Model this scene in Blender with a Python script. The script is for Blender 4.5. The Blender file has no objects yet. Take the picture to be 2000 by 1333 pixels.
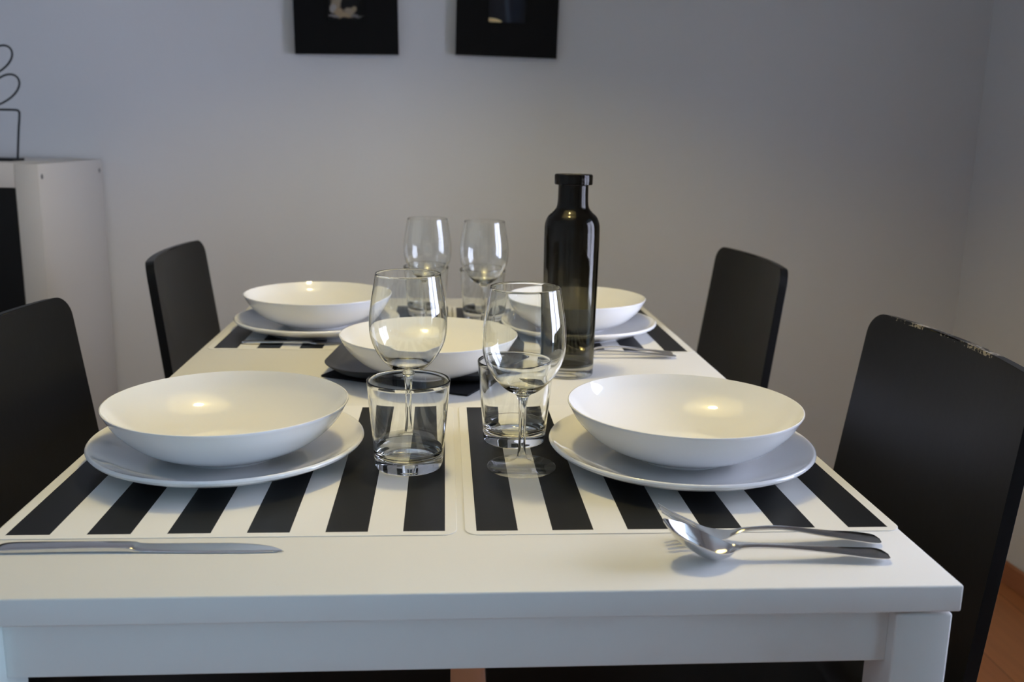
import bpy, bmesh, math
from mathutils import Vector, Matrix

# ------------------------------------------------------------------ camera, world, exposure
SC = bpy.context.scene
COL = SC.collection
T = 0.74                       # table top height above the floor
PI = math.pi

cam_d = bpy.data.cameras.new('camera')
cam = bpy.data.objects.new('camera', cam_d)
COL.objects.link(cam)
f_px, pit, yaw, rol = 1862.0, .2137, .0735, .0199
Fw = Vector((math.sin(yaw)*math.cos(pit), math.cos(yaw)*math.cos(pit), -math.sin(pit)))
Rt = Vector((math.cos(yaw), -math.sin(yaw), 0))
Up = Rt.cross(Fw)
R2 = Rt*math.cos(rol) + Up*math.sin(rol)
U2 = -Rt*math.sin(rol) + Up*math.cos(rol)
M = Matrix((R2, U2, -Fw)).transposed().to_4x4()
M.translation = Vector((-.0135, -.631, T + .3227))
cam.matrix_world = M
cam_d.sensor_width = 36
cam_d.lens = 36*f_px/2000
cam_d.clip_start = .02
cam_d.dof.use_dof = True
cam_d.dof.focus_distance = .94
cam_d.dof.aperture_fstop = 7.1
SC.camera = cam

SC.view_settings.view_transform = 'Standard'
SC.view_settings.look = 'None'
SC.view_settings.gamma = 1
SC.view_settings.use_curve_mapping = False
SC.view_settings.exposure = 0.8

wd = bpy.data.worlds.new('world'); SC.world = wd; wd.use_nodes = True
wd.node_tree.nodes['Background'].inputs[0].default_value = (.55, .75, 1, 1)
wd.node_tree.nodes['Background'].inputs[1].default_value = .6

# right wall runs from the far corner towards the camera, very slightly splayed
WX, WY, WS = 1.36, 1.80, .065
_l = math.hypot(1, WS)
def RW(s, n, z):               # s along the wall from the far corner, n into the wall (away from the room)
    return Vector((WX + (WS*s + n)/_l, WY + (-s + WS*n)/_l, z))

def daylight(name, s, z, w, h, power, col):
    l = bpy.data.lights.new(name, 'AREA'); l.shape = 'RECTANGLE'; l.size = w; l.size_y = h
    l.energy = power; l.color = col
    o = bpy.data.objects.new(name, l); COL.objects.link(o)
    o.location = RW(s, .17, z)
    d = (RW(s, 0, z) - RW(s, .3, z)).normalized()
    o.rotation_euler = d.to_track_quat('-Z', 'Z').to_euler()
    return o
daylight('daylight', 1.45, 1.12, 1.05, 2.1, 61, (.70, .75, 1))
daylight('daylight', 3.35, 1.12, 1.05, 2.1, 137, (.43, .71, 1))

# ------------------------------------------------------------------ helpers
def link(name, me, mat, parent=None):
    o = bpy.data.objects.new(name, me); COL.objects.link(o)
    for m in (mat if isinstance(mat, (list, tuple)) else [mat]):
        if m: me.materials.append(m)
    if parent: o.parent = parent
    return o
def obj(name, bm, mat, parent=None, smooth=None):
    me = bpy.data.meshes.new(name); bm.normal_update(); bm.to_mesh(me); bm.free()
    if smooth is not None:
        me.polygons.foreach_set('use_smooth', [True]*len(me.polygons))
        if smooth < 180: me.set_sharp_from_angle(angle=math.radians(smooth))
    return link(name, me, mat, parent)
def tag(o, label, cat, group=None):
    o['label'] = label; o['category'] = cat
    if group: o['group'] = group
    return o
def thing(name, label, cat, loc=(0, 0, 0), rz=0, group=None):
    o = bpy.data.objects.new(name, None); COL.objects.link(o)
    o.empty_display_size = .05
    o.location = loc; o.rotation_euler = (0, 0, rz)
    return tag(o, label, cat, group)
def dup(o, loc=None, rz=None, label=None):
    c = o.copy(); COL.objects.link(c)
    if loc is not None: c.location = loc
    if rz is not None: c.rotation_euler = (0, 0, rz)
    if label: c['label'] = label
    for ch in list(o.children):
        d = ch.copy(); COL.objects.link(d); d.parent = c
        for g in list(ch.children):
            e = g.copy(); COL.objects.link(e); e.parent = d
    return c
def add_box(bm, lo, hi, bev=0, seg=2, fn=None):
    r = bmesh.ops.create_cube(bm, size=1)
    vs = r['verts']
    for v in vs:
        v.co = Vector([lo[i] + (v.co[i] + .5)*(hi[i]-lo[i]) for i in range(3)])
    if bev:
        es = list({e for v in vs for e in v.link_edges})
        r2 = bmesh.ops.bevel(bm, geom=es, offset=bev, segments=seg, profile=.5, affect='EDGES')
        vs = list({v for f in r2['faces'] for v in f.verts})
    if fn:
        for v in vs: v.co = fn(v.co)
    return bm
def box(lo, hi, bev=0, seg=2, fn=None):
    return add_box(bmesh.new(), lo, hi, bev, seg, fn)
def lathe(prof, n=96, close=False):
    """profile of (r, z); points with r==0 become poles"""
    bm = bmesh.new(); rings = []
    for r, z in prof:
        if r < 1e-7: rings.append([bm.verts.new((0, 0, z))])
        else: rings.append([bm.verts.new((r*math.cos(2*PI*i/n), r*math.sin(2*PI*i/n), z)) for i in range(n)])
    prs = list(zip(rings, rings[1:]))
    if close: prs.append((rings[-1], rings[0]))
    for a, b in prs:
        for i in range(n):
            j = (i+1) % n
            if len(a) == 1 and len(b) == 1: continue
            if len(a) == 1: bm.faces.new((a[0], b[j], b[i]))
            elif len(b) == 1: bm.faces.new((a[i], a[j], b[0]))
            else: bm.faces.new((a[i], a[j], b[j], b[i]))
    return bm
def spline(pts, k=6):
    """Catmull-Rom through 2-d or 3-d points"""
    P = [Vector(p) for p in pts]; out = []
    P = [P[0]*2-P[1]] + P + [P[-1]*2-P[-2]]
    for i in range(1, len(P)-2):
        p0, p1, p2, p3 = P[i-1:i+3]
        for j in range(k):
            t = j/k
            out.append(.5*((2*p1) + (p2-p0)*t + (2*p0-5*p1+4*p2-p3)*t*t + (3*p1-p0-3*p2+p3)*t**3))
    out.append(P[-2]); return [tuple(v) for v in out]
def tube(bm, pts, r, n=10, closed=False):
    P = [Vector(p) for p in pts]; rings = []
    N = len(P); up = None
    for i, p in enumerate(P):
        a = P[(i-1) % N] if closed or i > 0 else p
        b = P[(i+1) % N] if closed or i < N-1 else p
        d = (b-a).normalized()
        if up is None:
            up = d.orthogonal().normalized()
        up = (up - d*up.dot(d)).normalized(); s = d.cross(up)
        rings.append([bm.verts.new(p + (up*math.cos(2*PI*k/n) + s*math.sin(2*PI*k/n))*r) for k in range(n)])
    prs = list(zip(rings, rings[1:])) + ([(rings[-1], rings[0])] if closed else [])
    for a, b in prs:
        for k in range(n): bm.faces.new((a[k], a[(k+1) % n], b[(k+1) % n], b[k]))
    if not closed:
        bm.faces.new(rings[0][::-1]); bm.faces.new(rings[-1])
    return bm
def rrect(hx, hy, r, n=8):
    out = []
    for cx, cy, a0 in ((hx-r, hy-r, 0), (-hx+r, hy-r, PI/2), (-hx+r, -hy+r, PI), (hx-r, -hy+r, 3*PI/2)):
        for i in range(n+1):
            a = a0 + PI/2*i/n; out.append((cx + r*math.cos(a), cy + r*math.sin(a)))
    return out
def stack_rings(rings, cap0=True, cap1=True):
    """rings: list of lists of 3-d points of equal length"""
    bm = bmesh.new(); R = [[bm.verts.new(p) for p in r] for r in rings]; n = len(R[0])
    for a, b in zip(R, R[1:]):
        for i in range(n): bm.faces.new((a[i], a[(i+1) % n], b[(i+1) % n], b[i]))
    if cap0: bm.faces.new(R[0][::-1])
    if cap1: bm.faces.new(R[-1])
    return bm

# ------------------------------------------------------------------ materials
def srgb(r, g, b):
    f = lambda c: (c/255/12.92) if c/255 <= .04045 else ((c/255+.055)/1.055)**2.4
    return (f(r), f(g), f(b), 1)
def mat(name, col, rough=.5, metal=0, spec=.5, bump=0, bscale=200, vary=0, vscale=3, coat=0, stretch=None):
    m = bpy.data.materials.new(name); m.use_nodes = True; nt = m.node_tree
    b = nt.nodes['Principled BSDF']
    b.inputs['Base Color'].default_value = col; b.inputs['Roughness'].default_value = rough
    b.inputs['Metallic'].default_value = metal; b.inputs['Specular IOR Level'].default_value = spec
    b.inputs['Coat Weight'].default_value = coat; b.inputs['Coat Roughness'].default_value = .05
    tc = nt.nodes.new('ShaderNodeTexCoord'); mp = nt.nodes.new('ShaderNodeMapping')
    nt.links.new(tc.outputs['Object'], mp.inputs[0])
    if stretch: mp.inputs['Scale'].default_value = stretch
    if bump:
        n = nt.nodes.new('ShaderNodeTexNoise'); n.inputs['Scale'].default_value = bscale; n.inputs['Detail'].default_value = 4
        nt.links.new(mp.outputs[0], n.inputs['Vector'])
        bp = nt.nodes.new('ShaderNodeBump'); bp.inputs['Strength'].default_value = bump; bp.inputs['Distance'].default_value = .001
        nt.links.new(n.outputs[0], bp.inputs['Height']); nt.links.new(bp.outputs[0], b.inputs['Normal'])
    if vary:
        n = nt.nodes.new('ShaderNodeTexNoise'); n.inputs['Scale'].default_value = vscale; n.inputs['Detail'].default_value = 5
        nt.links.new(mp.outputs[0], n.inputs['Vector'])
        mx = nt.nodes.new('ShaderNodeMix'); mx.data_type = 'RGBA'
        mx.inputs[6].default_value = tuple(c*(1-vary) for c in col[:3]) + (1,)
        mx.inputs[7].default_value = tuple(min(1, c*(1+vary)) for c in col[:3]) + (1,)
        nt.links.new(n.outputs[0], mx.inputs[0]); nt.links.new(mx.outputs[2], b.inputs['Base Color'])
    return m
M_wall = mat('wall paint', (.66, .655, .65, 1), .9, spec=.2, bump=.35, bscale=130, vary=.02)
M_ceil = mat('ceiling paint', (.75, .75, .74, 1), .9, spec=.2)
M_table = mat('white lacquer', (.71, .70, .665, 1), .5, spec=.35, bump=.05, bscale=60, vary=.012, vscale=4, stretch=(1, 6, 6))
M_porc = mat('white porcelain', (.83, .825, .815, 1), .03, spec=.5)
M_blackwood = mat('black lacquered wood', (.006, .006, .006, 1), .36, spec=.15, bump=.1, bscale=90, vary=.15, vscale=8)
M_slate = mat('charcoal stoneware', (.030, .031, .034, 1), .42, spec=.5, bump=.15, bscale=300)
M_napkin = mat('black paper napkin', (.02, .02, .022, 1), .9, spec=.1, bump=.4, bscale=500)
M_steel = mat('polished stainless steel', (.72, .71, .70, 1), .13, metal=1)
M_chrome = mat('chrome tube', (.8, .8, .8, 1), .08, metal=1)
M_cab = mat('white foil cabinet', (.53, .51, .48, 1), .5, spec=.3)
M_black = mat('matt black panel', (.004, .004, .004, 1), .5, spec=.2)
M_frame = mat('black picture frame', (.0035, .0035, .0035, 1), .6, spec=.15)
M_wire = mat('black painted wire', (.008, .010, .012, 1), .5, spec=.3)
M_base = mat('wooden skirting', srgb(160, 104, 72), .5, vary=.15, vscale=20, stretch=(8, 1, 8))
M_rubber = mat('grey plastic cap', (.12, .12, .12, 1), .6)
M_white_shade = mat('white enamel inside', (.30, .29, .27, 1), .6)
M_dark_shade = mat('black enamel outside', (.02, .02, .02, 1), .4)

def floor_mat():
    m = mat('laminate floor', srgb(176, 112, 70), .35); nt = m.node_tree; b = nt.nodes['Principled BSDF']
    tc = nt.nodes['Texture Coordinate']
    br = nt.nodes.new('ShaderNodeTexBrick'); br.inputs['Scale'].default_value = 1
    br.inputs['Brick Width'].default_value = 1.2; br.inputs['Row Height'].default_value = .19; br.inputs['Mortar Size'].default_value = .0012
    br.inputs['Color1'].default_value = srgb(205, 136, 88); br.inputs['Color2'].default_value = srgb(190, 122, 78)
    br.inputs['Mortar'].default_value = srgb(110, 64, 38)
    mp = nt.nodes.new('ShaderNodeMapping'); mp.inputs['Rotation'].default_value = (0, 0, PI/2)
    nt.links.new(tc.outputs['Object'], mp.inputs[0]); nt.links.new(mp.outputs[0], br.inputs['Vector'])
    mp2 = nt.nodes.new('ShaderNodeMapping'); mp2.inputs['Scale'].default_value = (22, 1.6, 1)
    n = nt.nodes.new('ShaderNodeTexNoise'); n.inputs['Scale'].default_value = 2.5; n.inputs['Detail'].default_value = 8
    nt.links.new(tc.outputs['Object'], mp2.inputs[0]); nt.links.new(mp2.outputs[0], n.inputs['Vector'])
    mx = nt.nodes.new('ShaderNodeMix'); mx.data_type = 'RGBA'; mx.blend_type = 'MULTIPLY'; mx.inputs[0].default_value = .5
    nt.links.new(br.outputs[0], mx.inputs[6]); nt.links.new(n.outputs[0], mx.inputs[7]); nt.links.new(mx.outputs[2], b.inputs['Base Color'])
    return m
M_floor = floor_mat()

def glass(name, col=(1, 1, 1, 1), ior=1.5, grad=None):
    m = bpy.data.materials.new(name); m.use_nodes = True; nt = m.node_tree
    for n in list(nt.nodes):
        if n.type == 'BSDF_PRINCIPLED': nt.nodes.remove(n)
    g = nt.nodes.new('ShaderNodeBsdfGlass'); g.inputs['Color'].default_value = col
    g.inputs['Roughness'].default_value = 0; g.inputs['IOR'].default_value = ior
    nt.links.new(g.outputs[0], nt.nodes['Material Output'].inputs[0])
    if grad:
        tc = nt.nodes.new('ShaderNodeTexCoord'); sp = nt.nodes.new('ShaderNodeSeparateXYZ')
        nt.links.new(tc.outputs['Object'], sp.inputs[0])
        cr = nt.nodes.new('ShaderNodeValToRGB'); e = cr.color_ramp.elements
        mr = nt.nodes.new('ShaderNodeMapRange'); mr.inputs['From Max'].default_value = .27
        nt.links.new(sp.outputs['Z'], mr.inputs[0]); nt.links.new(mr.outputs[0], cr.inputs[0])
        e[0].position, e[0].color = grad[0]; e[1].position, e[1].color = grad[1]
        for p, c in grad[2:]:
            x = e.new(p); x.color = c
        nt.links.new(cr.outputs[0], g.inputs['Color'])
    return m
M_glass = glass('clear glass', (.99, .995, .99, 1))
M_smoke = glass('smoked glass', grad=[(0, (.57, .565, .52, 1)), (1, (.33, .32, .305, 1)), (.35, (.56, .555, .51, 1)), (.62, (.41, .40, .38, 1))])

def pane_mat(name='window pane glass', ior=1.45):
    m = bpy.data.materials.new(name); m.use_nodes = True; nt = m.node_tree
    nt.nodes.remove(nt.nodes['Principled BSDF'])
    t = nt.nodes.new('ShaderNodeBsdfTransparent'); g = nt.nodes.new('ShaderNodeBsdfGlossy'); g.inputs['Roughness'].default_value = .02
    fr = nt.nodes.new('ShaderNodeFresnel'); fr.inputs[0].default_value = ior
    mx = nt.nodes.new('ShaderNodeMixShader')
    nt.links.new(fr.outputs[0], mx.inputs[0]); nt.links.new(t.outputs[0], mx.inputs[1]); nt.links.new(g.outputs[0], mx.inputs[2])
    nt.links.new(mx.outputs[0], nt.nodes['Material Output'].inputs[0])
    return m
M_pane = pane_mat()
def thin_glass():
    """blown glass walls about a millimetre thick: no visible bending, reflection and tint grow towards the contour"""
    m = bpy.data.materials.new('thin blown glass'); m.use_nodes = True; nt = m.node_tree
    nt.nodes.remove(nt.nodes['Principled BSDF'])
    lw = nt.nodes.new('ShaderNodeLayerWeight'); lw.inputs[0].default_value = .5
    def mth(op, a, c):
        n = nt.nodes.new('ShaderNodeMath'); n.operation = op
        for i, v in enumerate((a, c)):
            if isinstance(v, (int, float)): n.inputs[i].default_value = v
            else: nt.links.new(v, n.inputs[i])
        return n.outputs[0]
    f = mth('ADD', mth('MULTIPLY', mth('POWER', lw.outputs['Facing'], 5), .90), .035)
    k = mth('POWER', lw.outputs['Facing'], 6)
    cm = nt.nodes.new('ShaderNodeMix'); cm.data_type = 'RGBA'; cm.inputs[6].default_value = (.995, .997, .995, 1); cm.inputs[7].default_value = (.42, .43, .42, 1)
    nt.links.new(k, cm.inputs[0])
    t = nt.nodes.new('ShaderNodeBsdfTransparent'); nt.links.new(cm.outputs[2], t.inputs[0])
    g = nt.nodes.new('ShaderNodeBsdfGlossy'); g.inputs['Roughness'].default_value = 0
    mx = nt.nodes.new('ShaderNodeMixShader'); nt.links.new(f, mx.inputs[0]); nt.links.new(t.outputs[0], mx.inputs[1]); nt.links.new(g.outputs[0], mx.inputs[2])
    nt.links.new(mx.outputs[0], nt.nodes['Material Output'].inputs[0])
    return m
M_thin = thin_glass()
SC.cycles.max_bounces = 24; SC.cycles.transmission_bounces = 24; SC.cycles.transparent_max_bounces = 32

def stripe_mat():
    m = mat('striped plastic', (.8, .78, .72, 1), .4, spec=.25); nt = m.node_tree; b = nt.nodes['Principled BSDF']
    tc = nt.nodes['Texture Coordinate']; sp = nt.nodes.new('ShaderNodeSeparateXYZ'); nt.links.new(tc.outputs['Object'], sp.inputs[0])
    def mth(op, a, c=None):
        n = nt.nodes.new('ShaderNodeMath'); n.operation = op
        for i, v in enumerate((a, c)):
            if v is None: continue
            if isinstance(v, (int, float)): n.inputs[i].default_value = v
            else: nt.links.new(v, n.inputs[i])
        return n.outputs[0]
    x = mth('ADD', sp.outputs['X'], .176)            # six black stripes, 34 mm wide, 63.4 mm apart
    fr = mth('MODULO', mth('ADD', x, 6.34), .0634)
    s = mth('LESS_THAN', fr, .0345)
    inx = mth('LESS_THAN', mth('ABSOLUTE', sp.outputs['X']), .1765)
    iny = mth('LESS_THAN', mth('ABSOLUTE', sp.outputs['Y']), .1825)
    top = mth('GREATER_THAN', sp.outputs['Z'], .0003)
    k = mth('MULTIPLY', mth('MULTIPLY', s, inx), mth('MULTIPLY', iny, top))
    mx = nt.nodes.new('ShaderNodeMix'); mx.data_type = 'RGBA'
    mx.inputs[6].default_value = (.76, .75, .715, 1); mx.inputs[7].default_value = (.007, .0075, .008, 1)
    nt.links.new(k, mx.inputs[0]); nt.links.new(mx.outputs[2], b.inputs['Base Color'])
    return m
M_stripe = stripe_mat()

# ------------------------------------------------------------------ the room
def struct(name, bm, m, parent=None, smooth=None):
    o = obj(name, bm, m, parent, smooth)
    if parent is None: o['kind'] = 'structure'
    return o
XL, YF, H = -2.9, -3.2, 2.55
XR = WX + WS*5.2 + .02
struct('floor', box((XL-.1, YF-.1, -.1), (XR+.6, WY+.1, 0)), M_floor)
struct('ceiling', box((XL-.1, YF-.1, H), (XR+.6, WY+.1, H+.1)), M_ceil)
struct('wall_back', box((XL-.1, WY, 0), (WX+.25, WY+.1, H)), M_wall)
struct('wall_left', box((XL-.1, YF, 0), (XL, WY, H)), M_wall)
struct('wall_front', box((XL-.1, YF-.1, 0), (XR+.3, YF, H)), M_wall)
rwf = lambda c: RW(c.x, c.y, c.z)
W1, W2 = (.93, 1.97), (2.83, 3.87)                  # openings: distance from the far corner
ZB, ZT = .08, 2.16
bm = bmesh.new()
for a, b_, z0, z1 in ((0, W1[0], 0, H), (W1[1], W2[0], 0, H), (W2[1], 5.02, 0, H), (W1[0], W1[1], 0, ZB), (W1[0], W1[1], ZT, H), (W2[0], W2[1], 0, ZB), (W2[0], W2[1], ZT, H)):
    add_box(bm, (a, 0, z0), (b_, .2, z1), fn=rwf)
struct('wall_right', bm, M_wall)
bm = box((0, -.013, 0), (W1[0], 0, .055), .003, 2, fn=rwf)
struct('baseboard_right', bm, M_base)
struct('baseboard_back', box((XL, WY-.013, 0), (WX-.012, WY, .055), .003, 2), M_base)
for i, (a, b_) in enumerate((W1, W2)):
    fr = bmesh.new(); m_ = (a+b_)/2
    for lo, hi in (((a, .05, ZB), (a+.06, .11, ZT)), ((b_-.06, .05, ZB), (b_, .11, ZT)), ((a+.06, .05, ZB), (b_-.06, .11, ZB+.07)),
                   ((a+.06, .05, ZT-.06), (b_-.06, .11, ZT)), ((m_-.035, .05, ZB+.07), (m_+.035, .11, ZT-.06))):
        add_box(fr, lo, hi, .004, 2, rwf)
    w = struct('window_%d' % (i+1), fr, M_table)
    for q0, q1 in ((a+.06, m_-.035), (m_+.035, b_-.06)):
        obj('pane', box((q0, .078, ZB+.07), (q1, .082, ZT-.06), fn=rwf), M_pane, w)

# ------------------------------------------------------------------ dining table
W2_, L_ = .375, 1.25
tb = thing('dining_table', 'white lacquered rectangular dining table laid for a meal', 'table', (0, L_/2, 0))
def tbox(name, lo, hi, bev, m=M_table):
    f = lambda c: Vector((c.x, c.y - L_/2, c.z + T))
    return obj(name, box(lo, hi, bev, 3, f), m, tb, 40)
tbox('tabletop', (-W2_, 0, -.0215), (W2_, L_, 0), .0016)
for sx in (-1, 1):
    for y0 in (.003, L_-.047):
        xs = sorted((sx*.327, sx*.371)); tbox('leg', (xs[0], y0, -T), (xs[1], y0+.044, -.0245), .002)
tbox('apron', (-.3272, .014, -.069), (.3272, .033, -.0250), .001)
tbox('apron', (-.3272, L_-.033, -.069), (.3272, L_-.013, -.0235), .001)
for sx in (-1, 1):
    xs = sorted((sx*.338, sx*.36)); tbox('apron', (xs[0], .0468, -.069), (xs[1], L_-.0468, -.0235), .001)

# ------------------------------------------------------------------ pendant lamp over the table (lights the meal, mirrors in the bowls)
LX, LY, LZ = 0.0, .56, T+.95
pl = thing('pendant_lamp', 'dark dome pendant lamp hanging above the middle of the table', 'lamp', (LX, LY, LZ))
pr = spline([(.300, 0), (.293, .070), (.255, .165), (.175, .240), (.075, .275), (.030, .300)], 8)
bo = [(r, z) for r, z in pr]; bi = [(max(r-.003, .018), z-.002) for r, z in pr][::-1]
obj('shade', lathe(bo + [(.0, .303)], 80), M_dark_shade, pl, 60)
obj('shade_lining', lathe([(.0, .271)] + [(r-.002, z-.0015) for r, z in pr[:-8]][::-1] + [(.300, 0)], 80), M_white_shade, pl, 60)
BULB = 11
bl = bpy.data.lights.new('bulb', 'POINT'); bl.shadow_soft_size = .050; bl.energy = BULB; bl.color = (1, .82, .37)
blo = bpy.data.objects.new('bulb', bl); COL.objects.link(blo); blo.parent = pl; blo.location = (0, 0, .188)
obj('lamp_holder', lathe([(0, .245), (.019, .245), (.020, .247), (.020, .270), (0, .270)], 24), M_dark_shade, pl, 40)
cb = bmesh.new(); tube(cb, [(0, 0, .301), (0, 0, H-LZ)], .003, 8); obj('cord', cb, M_dark_shade, pl, 60)

# ------------------------------------------------------------------ placemats
def placemat():
    rings = []
    for inset, z in ((.0003, 0), (0, .0001), (0, .0004), (.0003, .0006)):
        rings.append([(x, y, z) for x, y in rrect(.1855-inset, .190-inset, .012)])
    return obj('placemat', stack_rings(rings), M_stripe, None)
mats = [(-.1870, .2905, 'black and white striped placemat under the near left plate and front tumbler'),
        (.1905, .2900, 'black and white striped placemat under the near right plate and wine glass foot'),
        (-.1810, .9725, 'black and white striped placemat under the far left plate'),
        (.1860, .9600, 'black and white striped placemat under the far right plate')]
pm = placemat()
for i, (x, y, lb) in enumerate(mats):
    o = pm if i == 0 else dup(pm)
    o.location = (x, y, T+.0001); tag(o, lb, 'placemat', 'striped placemats')
MT = .0008                                       # height of a thing standing on a mat

# ------------------------------------------------------------------ plates and bowls
def plate_mesh():
    top = spline([(0, .0075), (.045, .0075), (.082, .0085), (.105, .0125), (.1215, .0190), (.1300, .0232)], 6)
    bot = spline([(.1323, .0208), (.1298, .0176), (.1170, .0116), (.100, .0063), (.088, .0022), (.083, .0005)], 6)
    return lathe(([(0, .0018), (.078, .0018), (.080, 0), (.083, 0)] + bot[::-1] + [(.1328, .0210), (.1325, .0223), (.1315, .0232), (.1308, .0234)] + top[::-1]), 128)
pt0 = obj('dinner_plate', plate_mesh(), M_porc, None, 50)
plates = [(-.2260, .2955, 'large flat white dinner plate under the near left bowl'),
          (.2260, .2785, 'large flat white dinner plate under the near right bowl, nearest the spoon'),
          (-.2210, .9320, 'large flat white dinner plate under the far left bowl'),
          (.2060, .9160, 'large flat white dinner plate under the far right bowl, behind the bottle')]
for i, (x, y, lb) in enumerate(plates):
    o = pt0 if i == 0 else dup(pt0)
    o.location = (x, y, T+MT); tag(o, lb, 'plate', 'white dinner plates')
def bowl_mesh():
    inn = spline([(0, .0075), (.035, .0080), (.062, .0125), (.085, .0225), (.103, .0370), (.1145, .0525)], 8)
    out = spline([(.1170, .0530), (.107, .0360), (.089, .0190), (.067, .0080), (.052, .0030), (.0500, .0)], 8)
    return lathe([(0, .0015), (.046, .0015), (.0475, 0)] + out[::-1] + [(.1168, .0538), (.1157, .0541)] + inn[::-1], 160)
bw0 = obj('soup_bowl', bowl_mesh(), M_porc, None, 50)
PB = T + MT + .0077
bowls = [(-.2245, .2890, PB, 'wide shallow white bowl on the near left plate'),
         (.2280, .2780, PB, 'wide shallow white bowl on the near right plate'),
         (-.0330, .6080, T+.0093, 'wide shallow white bowl on the black square plate at the table centre'),
         (-.2210, .9340, PB, 'wide shallow white bowl on the far left plate'),
         (.2030, .9170, PB, 'wide shallow white bowl on the far right plate, partly behind the bottle')]
for i, (x, y, z, lb) in enumerate(bowls):
    o = bw0 if i == 0 else dup(bw0)
    o.location = (x, y, z); tag(o, lb, 'bowl', 'white soup bowls')

# black square plate with rounded corners and the napkin below it
rings = []
for h, z, r in ((.085, .0012, .03), (.100, .0012, .035), (.120, .0075, .060), (.1325, .0165, .070), (.1335, .0180, .0705), (.1318, .0185, .070),
                (.118, .0105, .058), (.102, .0078, .045), (.080, .0072, .03), (.02, .0072, .01)):
    rings.append([(x, y, z) for x, y in rrect(h, h*.96, r, 10)])
sq = obj('square_plate', stack_rings(rings), M_slate, None, 50)
sq.location = (-.034, .686, T+.0016); sq.rotation_euler = (0, 0, math.radians(-6))
tag(sq, 'charcoal square plate with rounded corners under the centre bowl', 'plate')
nk = obj('napkin', stack_rings([[(x, y, 0) for x, y in rrect(.109, .109, .002, 2)], [(x, y, .0022) for x, y in rrect(.109, .109, .002, 2)]]), M_napkin)
nk.location = (-.031, .669, T+.0002); nk.rotation_euler = (0, 0, math.atan2(-.09, .178))
tag(nk, 'black folded napkin with one corner poking out from under the square plate', 'napkin')

# ------------------------------------------------------------------ glassware
def wine_glass():
    t = thing('wine_glass', '', 'wine glass', group='clear stemmed wine glasses')
    # outer line from the stem up to the rim, inner line back down
    out = spline([(.0046, .0690), (.0075, .0745), (.0190, .0815), (.0310, .0950), (.0388, .1120), (.0405, .1290), (.0392, .1470), (.0362, .1650), (.0338, .1800)], 7)
    inn = [(max(r-.0009, 0), z) for r, z in spline([(.0010, .0800), (.0195, .0838), (.0315, .0965), (.0390, .1130), (.0406, .1290), (.0393, .1470), (.0363, .1650), (.0339, .1800)], 7)]
    prof = out + [(.0336, .1806), (.0330, .1806)] + inn[::-1] + [(0, .0799)]
    obj('bowl', lathe(prof, 96), M_glass, t, 80)
    st = spline([(.0046, .0690), (.0038, .0600), (.0035, .0400), (.0037, .0200), (.0046, .0115)], 6)
    obj('stem', lathe(st[::-1], 32), M_glass, t, 80)
    ft = spline([(.0046, .0115), (.0068, .0072), (.0140, .0040), (.0250, .0024), (.0335, .0017)], 6)
    obj('foot', lathe([(0, .0002), (.0335, .0002), (.0342, .0006), (.0342, .0012)] + ft[::-1], 96), M_thin, t, 80)
    return t
wg = wine_glass()
wgs = [(-.0500, .3450, 'clear wine glass standing right behind the front tumbler'),
       (.0640, .2620, 'clear wine glass nearest the camera, foot on the right striped placemat'),
       (-.0410, .9900, 'clear wine glass furthest to the back left, behind the centre bowl'),
       (.0535, .9500, 'clear wine glass at the back, left of the dark bottle')]
for i, (x, y, lb) in enumerate(wgs):
    o = wg if i == 0 else dup(wg)
    o.location = (x, y, T+MT); o['label'] = lb
def tumbler():
    t = thing('tumbler', '', 'glass', group='clear tumblers')
    out = spline([(.0347, .0200), (.0355, .0300), (.0380, .0580), (.0405, .0870)], 8)
    inn = spline([(.0327, .0200), (.0337, .0320), (.0362, .0580), (.0388, .0870)], 8)
    obj('glass_wall', lathe(out + [(.0403, .0878), (.0396, .0882), (.0390, .0878)] + inn[::-1], 96), M_glass, t, 60)
    ob = spline([(.0310, 0), (.0325, .0015), (.0335, .0060), (.0347, .0200)], 6)
    ib = spline([(.0, .0105), (.0200, .0110), (.0280, .0130), (.0315, .0165), (.0327, .0200)], 6)
    obj('glass_base', lathe([(0, .0012), (.020, .0010), (.0285, .0001)] + ob + ib[::-1], 96), M_glass, t, 60)
    return t
tm = tumbler()
tms = [(-.0470, .2680, 'clear straight tumbler at the front, on the right stripes of the left placemat'),
       (.0630, .3480, 'clear tumbler standing behind the foremost wine glass'),
       (-.0450, 1.0750, 'clear tumbler at the far end, furthest left behind the back wine glass'),
       (.0550, 1.0430, 'clear tumbler at the far end, behind the back right wine glass')]
for i, (x, y, lb) in enumerate(tms):
    o = tm if i == 0 else dup(tm)
    o.location = (x, y, T+MT); o['label'] = lb

bt = thing('bottle', 'tall smoked dark glass bottle with a thick clear base', 'bottle', (.1580, .6420, T+.0003))
out = spline([(.0352, .0105), (.0355, .030), (.0362, .090), (.0370, .160), (.0371, .196), (.0362, .2075), (.0325, .2165), (.0262, .2225), (.0218, .2285), (.0203, .2370), (.0200, .2500), (.0200, .2575)], 5)
lip = [(.0206, .2582), (.0243, .2586), (.0252, .2594), (.0254, .2610), (.0254, .2700), (.0250, .2716), (.0240, .2722), (.0180, .2722), (.0170, .2712)]
inn = spline([(.0165, .2580), (.0165, .2370), (.0185, .2265), (.0245, .2190), (.0310, .2120), (.0335, .2020), (.0342, .190), (.0338, .120), (.0330, .030), (.0305, .0165), (.0240, .0135), (.0, .0125)], 5)
obj('bottle_body', lathe(out, 96), M_smoke, bt, 60)
obj('bottle_lining', lathe(inn, 96), M_smoke, bt, 60)
obj('lip', lathe([out[-1]] + lip + [inn[0]], 96), M_smoke, bt, 40)
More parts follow.
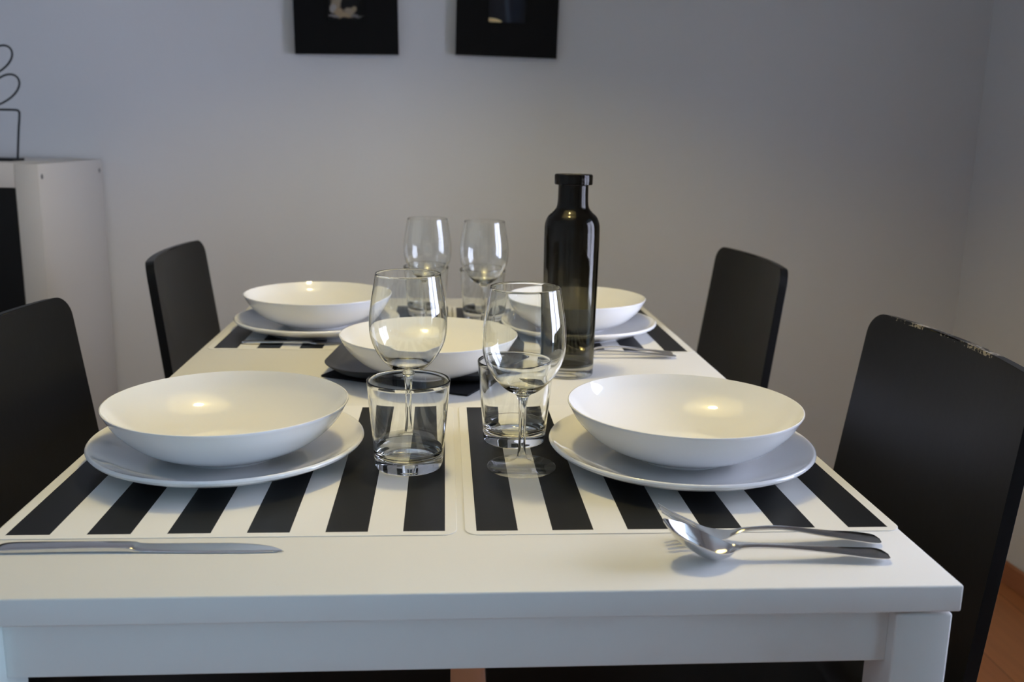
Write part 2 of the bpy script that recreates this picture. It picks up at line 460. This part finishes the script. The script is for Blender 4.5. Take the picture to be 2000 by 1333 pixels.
obj('glass_base', lathe([(0, .0015), (.026, .0012), (.0325, 0), (.0345, .0006), (.0351, .0022), (.0352, .0105)], 96), M_glass, bt, 60)['label'] = 'clear thick glass foot of the bottle'

# ------------------------------------------------------------------ cutlery (built along +x from head tip at 0 to handle end)
def blade_strip(stations, cols, keep=None, th=.0016, name='x', side=None):
    """stations: (x, y, z, halfwidth, cup, zthick); cols: list of s in [-1, 1]"""
    bm = bmesh.new(); up = []; dn = []
    for (x, y, z, w, cup, t) in stations:
        up.append([bm.verts.new((x, y + s*w, z - cup*(1-s*s) + t*.5*(1-.6*s*s))) for s in cols])
        dn.append([bm.verts.new((x, y + s*w, z - cup*(1-s*s) - t*.5*(1-.6*s*s))) for s in cols])
    n = len(cols)
    ok = lambda i, j: (keep is None or keep(i, j))
    for i in range(len(stations)-1):
        for j in range(n-1):
            if not ok(i, j): continue
            bm.faces.new((up[i][j], up[i+1][j], up[i+1][j+1], up[i][j+1]))
            bm.faces.new((dn[i][j], dn[i][j+1], dn[i+1][j+1], dn[i+1][j]))
            for (a, c, di, dj) in (((i, j), (i+1, j), 0, -1), ((i, j+1), (i+1, j+1), 0, 1), ((i, j), (i, j+1), -1, 0), ((i+1, j), (i+1, j+1), 1, 0)):
                ii, jj = i+di, j+dj
                inside = 0 <= ii < len(stations)-1 and 0 <= jj < n-1 and ok(ii, jj)
                if not inside:
                    bm.faces.new((up[a[0]][a[1]], dn[a[0]][a[1]], dn[c[0]][c[1]], up[c[0]][c[1]]))
    bmesh.ops.recalc_face_normals(bm, faces=bm.faces)
    for v in [v for v in bm.verts if not v.link_faces]: bm.verts.remove(v)
    return bm
def interp(keys, k):
    out = spline(keys, k); return out
class V6(tuple): pass
def cr(keys, k=6):
    out = []; P = [list(p) for p in keys]
    P = [[2*a-b for a, b in zip(P[0], P[1])]] + P + [[2*a-b for a, b in zip(P[-1], P[-2])]]
    for i in range(1, len(P)-2):
        for j in range(k):
            t = j/k
            out.append([.5*((2*b) + (c-a)*t + (2*a-5*b+4*c-d)*t*t + (3*b-a-3*c+d)*t**3) for a, b, c, d in zip(*P[i-1:i+3])])
    out.append(P[-2])
    for o in out: o[3] = max(o[3], .0003); o[4] = max(o[4], 0)
    return out
SPOON = [(0, 0, .0325, .0006, 0, .0012), (.0030, 0, .0302, .0092, .0020, .0012), (.0110, 0, .0256, .0158, .0075, .0013), (.0250, 0, .0200, .0205, .0120, .0014),
         (.0400, 0, .0135, .0190, .0120, .0015), (.0520, 0, .0100, .0115, .0065, .0017), (.0590, 0, .0098, .0048, .0014, .0024), (.0700, 0, .0108, .0032, 0, .0030),
         (.1000, 0, .0098, .0034, 0, .0027), (.1350, 0, .0072, .0062, 0, .0023), (.1600, 0, .0050, .0094, 0, .0021), (.1730, 0, .0042, .0100, 0, .0020), (.1795, 0, .0034, .0078, 0, .0018), (.1815, 0, .0031, .0005, 0, .0014)]
FORK = [(0, 0, .0285, .0105, .0000, .0012), (.0140, 0, .0200, .0118, .0008, .0014), (.0280, 0, .0130, .0125, .0012, .0016), (.0400, 0, .0072, .0124, .0014, .0018), (.0510, 0, .0058, .0105, .0010, .0020),
        (.0610, 0, .0075, .0050, .0002, .0024), (.0720, 0, .0105, .0032, 0, .0030), (.1000, 0, .0122, .0034, 0, .0027), (.1350, 0, .0078, .0062, 0, .0023),
        (.1620, 0, .0050, .0094, 0, .0021), (.1740, 0, .0036, .0100, 0, .0020), (.1810, 0, .0029, .0078, 0, .0018), (.1830, 0, .0026, .0005, 0, .0014)]
cols = [-1, -.8, -.55, -.28, 0, .28, .55, .8, 1]
sp0 = obj('spoon', blade_strip(cr(SPOON), cols), M_steel, None, 50)
fcols = [-1, -.72, -.44, -.16, .16, .44, .72, 1]
fk0 = obj('fork', blade_strip(cr(FORK), fcols, keep=lambda i, j: not (i < 14 and j in (1, 3, 5))), M_steel, None, 40)
def knife_mesh():
    # outline: straight cutting edge on the near side, rounded tip on the far side
    bm = bmesh.new(); st = []
    pts = [(0, -.0055, -.0048, .0005), (.004, -.0064, -.0012, .0009), (.012, -.0072, .0035, .0012), (.026, -.0080, .0074, .0014), (.042, -.0082, .0092, .0015), (.060, -.0082, .0092, .0015), (.090, -.0078, .0086, .0017),
           (.112, -.0072, .0074, .0024), (.118, -.0070, .0066, .0044), (.135, -.0068, .0062, .0050), (.165, -.0072, .0062, .0048), (.195, -.0082, .0066, .0044), (.212, -.0086, .0064, .0040), (.219, -.0072, .0045, .0034), (.221, -.0040, .0015, .0026)]
    rings = []
    for x, y0, y1, t in cr([(p[0], p[1], p[2], p[3], 0) for p in pts], 4) and [(q[0], q[1], q[2], q[3]) for q in cr([(p[0], p[1], p[2], p[3], 0) for p in pts], 4)]:
        c = (y0+y1)/2; w = (y1-y0)/2; t = max(t, .0006)
        sg = lambda v, e: math.copysign(abs(v)**e, v)
        rings.append([(x, c + w*sg(math.cos(a), .75), t/2*1.05 + t/2*sg(math.sin(a), .35)) for a in [2*PI*k/16 for k in range(16)]])
    b = stack_rings(rings); bmesh.ops.recalc_face_normals(b, faces=b.faces); return b
kn0 = obj('knife', knife_mesh(), M_steel, None, 50)
def place(o, x, y, z, rz, lb, grp, cat):
    o.location = (x, y, T+z); o.rotation_euler = (0, 0, rz); tag(o, lb, cat, grp)
place(sp0, .1565, .0500, .0004, math.radians(-1), 'polished steel spoon lying nearest the front edge of the table', 'steel spoons', 'spoon')
place(fk0, .1620, .0850, .0004, math.radians(-2.5), 'polished steel fork lying behind the front spoon, below the near right plate', 'steel forks', 'fork')
place(kn0, -.1370, .0775, .0002, PI + math.radians(1.5), 'polished steel table knife lying at the front left of the table', 'steel knives', 'knife')
kn0.rotation_euler = (0, 0, 0); kn0.scale = (1, 1, 1)
kn0.data.transform(Matrix.Diagonal((-1, 1, 1, 1))); kn0.data.flip_normals()
kn0.location = (-.1370, .0775, T+.0002); kn0.rotation_euler = (0, 0, math.radians(-1.2))
k2 = dup(kn0); place(k2, -.1010, .8210, MT+.0002, math.radians(-.5), 'polished steel table knife lying across the far left placemat', 'steel knives', 'knife')
s2 = dup(sp0); place(s2, .1520, .7330, .0004, math.radians(1), 'polished steel spoon lying behind the bottle, before the far right placemat', 'steel spoons', 'spoon')
f2 = dup(fk0); place(f2, .1500, .7600, .0004, math.radians(-1), 'polished steel fork lying behind the bottle at the edge of the far right placemat', 'steel forks', 'fork')

# ------------------------------------------------------------------ chairs: a bent black shell on chrome legs
ZT_, LEAN = .110, .165
def chair():
    t = thing('dining_chair', '', 'chair', group='black bentwood chairs round the table')
    # local frame: x away from the table (0 = top edge of the back), y along the table, z height above floor
    wt, wb, cur, th = .176, .190, .021, .014
    ny = 21
    # centre line: top of the back down to the seat bend, then the seat towards the table
    line = []
    for k in range(13):
        v = k/12*.385; line.append((-v*math.sin(LEAN), T+ZT_ - v*math.cos(LEAN), 1 - k/12*.75, wt + (wb-wt)*k/12))
    bx, bz = line[-1][0], line[-1][1]
    def shell(seg, name, rounded_start, rounded_end):
        bm = bmesh.new(); F_ = []; B_ = []
        n = len(seg)
        for i, (x, z, c, w) in enumerate(seg):
            a = seg[max(i-1, 0)]; b = seg[min(i+1, n-1)]
            d = Vector((b[0]-a[0], 0, b[1]-a[1])).normalized(); nn = Vector((-d.z, 0, d.x))  # points to the back/underside
            s_end = 0
            # distance along the profile for corner rounding
            def dist(p, q): return math.hypot(p[0]-q[0], p[1]-q[1])
            dl = 1
            if rounded_start: dl = min(dl, sum(dist(seg[k], seg[k+1]) for k in range(i)))
            if rounded_end: dl = min(dl, sum(dist(seg[k], seg[k+1]) for k in range(i, n-1)))
            rr = .028
            ww = w if dl >= rr else w - rr + math.sqrt(max(rr*rr - (rr-dl)**2, 0))
            rF = []; rB = []
            for j in range(ny):
                u = -1 + 2*j/(ny-1); y = u*ww
                off = -cur*c*(y/w)**2
                p = Vector((x + off, y, z))
                rF.append(bm.verts.new(p - nn*th/2)); rB.append(bm.verts.new(p + nn*th/2))
            F_.append(rF); B_.append(rB)
        for i in range(n-1):
            for j in range(ny-1):
                bm.faces.new((F_[i][j], F_[i][j+1], F_[i+1][j+1], F_[i+1][j]))
                bm.faces.new((B_[i][j], B_[i+1][j], B_[i+1][j+1], B_[i][j+1]))
            for j in (0, ny-1): bm.faces.new((F_[i][j], F_[i+1][j], B_[i+1][j], B_[i][j]))
        for i in (0, n-1):
            for j in range(ny-1): bm.faces.new((F_[i][j], B_[i][j], B_[i][j+1], F_[i][j+1]))
        bmesh.ops.recalc_face_normals(bm, faces=bm.faces)
        o = obj(name, bm, M_blackwood, t, 50)
        bv = o.modifiers.new('round edges', 'BEVEL'); bv.width = .0035; bv.segments = 3; bv.limit_method = 'ANGLE'; bv.angle_limit = math.radians(50)
        return o
    # refine the top edge so its corners can be round
    fine = []
    for k in range(9):
        v = .028*(1-math.cos(k/8*PI/2)); fine.append((-v*math.sin(LEAN), T+ZT_ - v*math.cos(LEAN), 1 - v/.385*.75, wt + (wb-wt)*v/.385))
    shell(fine + line[1:], 'backrest', True, False)
    seat = [(bx, bz, .25, wb)]
    for k in range(1, 8):                     # bend
        a = k/8*(PI/2-LEAN-.05); r = .06
        seat.append((bx - math.sin(LEAN)*r*math.sin(a) - r*(1-math.cos(a)), bz - r*math.sin(a)*math.cos(LEAN), .25*(1-k/8), wb))
    sx, sz = seat[-1][0], seat[-1][1]
    ex = -.520
    for k in range(1, 11):
        u = k/10; seat.append((sx + (ex-sx)*u*.93, sz - .006*math.sin(u*PI), 0, wb))
    for k in range(1, 8):
        a = k/7*PI/2; l = seat[17][0]
        seat.append((l + (ex-l)*math.sin(a), sz, 0, wb))
    shell(seat, 'seat', False, True)
    zs = sz - .0075
    for sy in (-1, 1):
        for x0, x1 in ((ex+.045, ex+.030), (bx-.09, bx+.02)):
            b = bmesh.new(); tube(b, spline([(x0, sy*.165, zs-.012), (x0+(x1-x0)*.1, sy*.167, zs-.05), (x1, sy*.175, .004)], 5), .0095, 14)
            obj('leg', b, M_chrome, t, 60)
    b = bmesh.new()
    for sy in (-1, 1): tube(b, [(ex+.03, sy*.165, zs-.010), (bx-.08, sy*.165, zs-.010)], .0095, 14)
    for xx in (ex+.045, bx-.09): tube(b, [(xx, -.165, zs-.010), (xx, .165, zs-.010)], .008, 14)
    obj('seat_frame', b, M_chrome, t, 60)
    return t
ch = chair()
chairs = [(.5590, .3580, -.010, 0, 'black bentwood chair at the near right, paint chipped along the top edge of its back'),
          (.5700, 1.0820, .025, 0, 'black bentwood chair at the far right of the table'),
          (-.5230, .4370, PI - .009, 0, 'black bentwood chair at the near left, in front of the white cabinet'),
          (-.5070, 1.0930, PI + .018, 0, 'black bentwood chair at the far left of the table')]
for i, (x, y, rz, _, lb) in enumerate(chairs):
    o = ch if i == 0 else dup(ch)
    o.location = (x, y, 0); o.rotation_euler = (0, 0, rz); o['label'] = lb

# worn spots where the lacquer chipped off the top edge of the near right chair
def chipped_mat():
    m = M_blackwood.copy(); m.name = 'black lacquer chipped along the top edge'; nt = m.node_tree; b = nt.nodes['Principled BSDF']
    src = b.inputs['Base Color'].links[0].from_socket
    tc = nt.nodes['Texture Coordinate']; sp_ = nt.nodes.new('ShaderNodeSeparateXYZ'); nt.links.new(tc.outputs['Object'], sp_.inputs[0])
    def mth(op, a, c=0.0):
        n = nt.nodes.new('ShaderNodeMath'); n.operation = op
        for i, v in enumerate((a, c)):
            if isinstance(v, (int, float)): n.inputs[i].default_value = v
            else: nt.links.new(v, n.inputs[i])
        return n.outputs[0]
    n1 = nt.nodes.new('ShaderNodeTexNoise'); n1.inputs['Scale'].default_value = 260; n1.inputs['Detail'].default_value = 3
    nt.links.new(tc.outputs['Object'], n1.inputs['Vector'])
    n2 = nt.nodes.new('ShaderNodeTexNoise'); n2.inputs['Scale'].default_value = 22; n2.inputs['Detail'].default_value = 1
    nt.links.new(tc.outputs['Object'], n2.inputs['Vector'])
    band = mth('GREATER_THAN', sp_.outputs['Z'], T+ZT_-.0030)
    yr = mth('MULTIPLY', mth('GREATER_THAN', sp_.outputs['Y'], -.075), mth('LESS_THAN', sp_.outputs['Y'], .138))
    k = mth('GREATER_THAN', mth('ADD', mth('MULTIPLY', n1.outputs[0], .55), mth('MULTIPLY', n2.outputs[0], .62)), .638)
    f = mth('MULTIPLY', mth('MULTIPLY', band, yr), k)
    mx = nt.nodes.new('ShaderNodeMix'); mx.data_type = 'RGBA'; nt.links.new(f, mx.inputs[0]); nt.links.new(src, mx.inputs[6])
    mx.inputs[7].default_value = (.26, .23, .18, 1); nt.links.new(mx.outputs[2], b.inputs['Base Color'])
    return m
for o in ch.children:
    if o.name.startswith('backrest'):
        o.material_slots[0].link = 'OBJECT'; o.material_slots[0].material = chipped_mat()
        o['label'] = 'black backrest with paint chipped off its top edge'

# ------------------------------------------------------------------ white cabinet with black insert
CX, CF, CB, CT = -.845, 1.418, 1.792, T+.245
cabn = thing('shelf_unit', 'tall white shelf unit with a black door, standing by the back wall at the left', 'cabinet', (CX-.5, (CF+CB)/2, 0))
def cbx(name, lo, hi, m=M_cab, bev=.001):
    c0 = Vector((CX-.5, (CF+CB)/2, 0)); return obj(name, box(lo, hi, bev, 2, lambda c: c - c0), m, cabn, 40)
CLX = CX-1.49
sp = cbx('side_panel', (CX-.048, CF, 0), (CX, CB, CT-.0012))
cbx('side_panel', (CLX, CF, 0), (CLX+.048, CB, CT-.05))
cbx('top_panel', (CLX, CF, CT-.05), (CX-.0482, CB, CT))
cbx('bottom_panel', (CLX+.048, CF, 0), (CX-.048, CB, .05))
for k in range(1, 4): 
    xx = CLX+.048 + (CX-.048-CLX-.048)*k/4; cbx('divider', (xx-.008, CF+.004, .05), (xx+.008, CB, CT-.05))
for k in range(1, 3):
    zz = .05 + (CT-.1)*k/3; cbx('shelf', (CLX+.048, CF+.003, zz-.008), (CX-.048, CB-.002, zz+.008))
cbx('door', (CX-.048-.343, CF-.001, .052), (CX-.0485, CF+.016, CT-.0515), M_black, .001)
c0 = Vector((CX-.5, (CF+CB)/2, 0))
for yy in (CF+.017, CB-.02):
    for zz in (CT-.027, .03):
        b = lathe([(0, .0012), (.0035, .0012), (.0052, .0004), (.0054, 0)], 20)
        b.transform(Matrix.Translation(Vector((CX+.0002, yy, zz))-c0) @ Matrix.Rotation(PI/2, 4, 'Y'))
        obj('screw_cap', b, M_rubber, cabn, 60)

# wire plant outline standing on the cabinet
wp = thing('wire_plant', 'black wire ornament in the outline of a potted plant, on the white shelf unit', 'ornament', (-.995, 1.545, CT))
obj('base_plate', box((-.060, -.03, 0), (.060, .03, .006), .001), M_wire, wp)
b = bmesh.new()
pp = spline([(-.058, .004), (-.0645, .06), (-.0697, .098), (-.0685, .1055), (-.062, .108), (-.03, .108), (.03, .108), (.062, .108), (.0685, .1055), (.0697, .098), (.0645, .06), (.058, .004)], 5)
tube(b, [(x, 0, z) for x, z in pp], .0023, 8); obj('pot_outline', b, M_wire, wp, 60)
b = bmesh.new(); tube(b, [(0, 0, .108), (0, 0, .290)], .0023, 8); obj('stem', b, M_wire, wp, 60)
def leaf(x0, z0, x1, z1, w, sx):
    n = 28; pts = []
    d = Vector((x1-x0, z1-z0)); q = Vector((-d.y, d.x)).normalized()
    for k in range(n):
        a = 2*PI*k/n; u = .5 - .5*math.cos(a); s = math.sin(a)*w*(1 + .25*math.cos(a+PI))
        p = Vector((x0, z0)) + d*u + q*s; pts.append((sx*p.x, 0, p.y))
    b = bmesh.new(); tube(b, pts, .0021, 8, True); obj('leaf', b, M_wire, wp, 60)
for sx in (-1, 1):
    leaf(-.004, .114, .072, .176, .0215, sx); leaf(-.004, .176, .062, .236, .020, sx); leaf(-.002, .236, .036, .282, .014, sx)
leaf(0, .284, 0, .360, .018, 1)

# ------------------------------------------------------------------ pictures on the back wall
def photo_mat(kind):
    m = mat('photo print '+kind, (.01, .01, .01, 1), .5, spec=.12); nt = m.node_tree; b = nt.nodes['Principled BSDF']
    tc = nt.nodes['Texture Coordinate']; cur = None
    nz = nt.nodes.new('ShaderNodeTexNoise'); nz.inputs['Scale'].default_value = 60; nt.links.new(tc.outputs['Object'], nz.inputs['Vector'])
    wv = nt.nodes.new('ShaderNodeMix'); wv.data_type = 'RGBA'; wv.blend_type = 'LINEAR_LIGHT'; wv.inputs[0].default_value = .006
    nt.links.new(tc.outputs['Object'], wv.inputs[6]); nt.links.new(nz.outputs['Color'], wv.inputs[7])
    def blob(prev, cx, cz, rx, rz, rot, col, soft=.25):
        mp = nt.nodes.new('ShaderNodeMapping'); mp.vector_type = 'TEXTURE'
        mp.inputs['Location'].default_value = (cx, 0, cz); mp.inputs['Rotation'].default_value = (0, rot, 0); mp.inputs['Scale'].default_value = (rx, 1, rz)
        nt.links.new((wv.outputs[2] if kind == 'one' else tc.outputs['Object']), mp.inputs[0])
        sx = nt.nodes.new('ShaderNodeSeparateXYZ'); nt.links.new(mp.outputs[0], sx.inputs[0])
        cmb = nt.nodes.new('ShaderNodeCombineXYZ'); nt.links.new(sx.outputs[0], cmb.inputs[0]); nt.links.new(sx.outputs[2], cmb.inputs[2])
        ln = nt.nodes.new('ShaderNodeVectorMath'); ln.operation = 'LENGTH'; nt.links.new(cmb.outputs[0], ln.inputs[0])
        mr = nt.nodes.new('ShaderNodeMapRange'); mr.inputs['From Min'].default_value = 1+soft; mr.inputs['From Max'].default_value = 1-soft
        nt.links.new(ln.outputs['Value'], mr.inputs[0])
        mx = nt.nodes.new('ShaderNodeMix'); mx.data_type = 'RGBA'; nt.links.new(mr.outputs[0], mx.inputs[0])
        if prev is None: mx.inputs[6].default_value = (.012, .012, .012, 1) if kind == 'one' else (.022, .024, .030, 1)
        else: nt.links.new(prev, mx.inputs[6])
        mx.inputs[7].default_value = col; return mx.outputs[2]
    if kind == 'one':
        pale = (.30, .24, .17, 1); warm = (.34, .25, .15, 1)
        cur = blob(cur, -.024, -.006, .011, .022, .35, pale); cur = blob(cur, -.030, -.018, .008, .010, 0, (.36, .33, .30, 1))
        cur = blob(cur, -.016, .020, .013, .016, 0, pale); cur = blob(cur, -.012, .036, .008, .009, 0, warm)
        cur = blob(cur, -.016, -.028, .010, .012, -.4, warm); cur = blob(cur, -.004, -.034, .024, .006, 0, warm)
        cur = blob(cur, .008, -.024, .013, .008, .1, pale); cur = blob(cur, .018, -.018, .006, .006, 0, (.30, .24, .15, 1))
        cur = blob(cur, .024, -.035, .016, .003, 0, (.16, .15, .14, 1)); cur = blob(cur, -.030, -.036, .012, .0035, 0, (.22, .2, .19, 1))
        cur = blob(cur, .033, .006, .003, .003, 0, (.25, .25, .25, 1), .6)
    else:
        cur = blob(cur, .000, -.005, .006, .075, -.12, (.050, .062, .085, 1), .6)
        cur = blob(cur, .022, .010, .016, .06, 0, (.018, .022, .034, 1), .5)
        cur = blob(cur, -.033, -.0400, .020, .0052, .12, (.95, .72, .36, 1), .12)  # yellow patch low at the left of the print
    nt.links.new(cur, b.inputs['Base Color']); return m
def picture(x, zb, rot, kind, lb, w=.247):
    t = thing('picture_frame', lb, 'picture', (x, WY-.001, zb + w/2), group='black framed pictures')
    t.rotation_euler = (0, rot, 0)
    h = w/2; q = .0455; fr = bmesh.new()
    for lo, hi in (((-h, -.018, -h), (-q, 0, h)), ((q, -.018, -h), (h, 0, h)), ((-q, -.018, -h), (q, 0, -q)), ((-q, -.018, q), (q, 0, h))):
        add_box(fr, lo, hi)
    bmesh.ops.remove_doubles(fr, verts=fr.verts, dist=1e-5)
    obj('frame', fr, M_frame, t)
    obj('photo_print', box((-q, -.006, -q), (q, -.002, q)), photo_mat(kind), t)
    return t
picture(-.2500, T+.504, math.radians(-.9), 'one', 'black square picture at left on the back wall, with a pale figure in the print')
picture(.1380, T+.508, math.radians(.9), 'two', 'black square picture at right on the back wall, with a dark print and yellow patch')
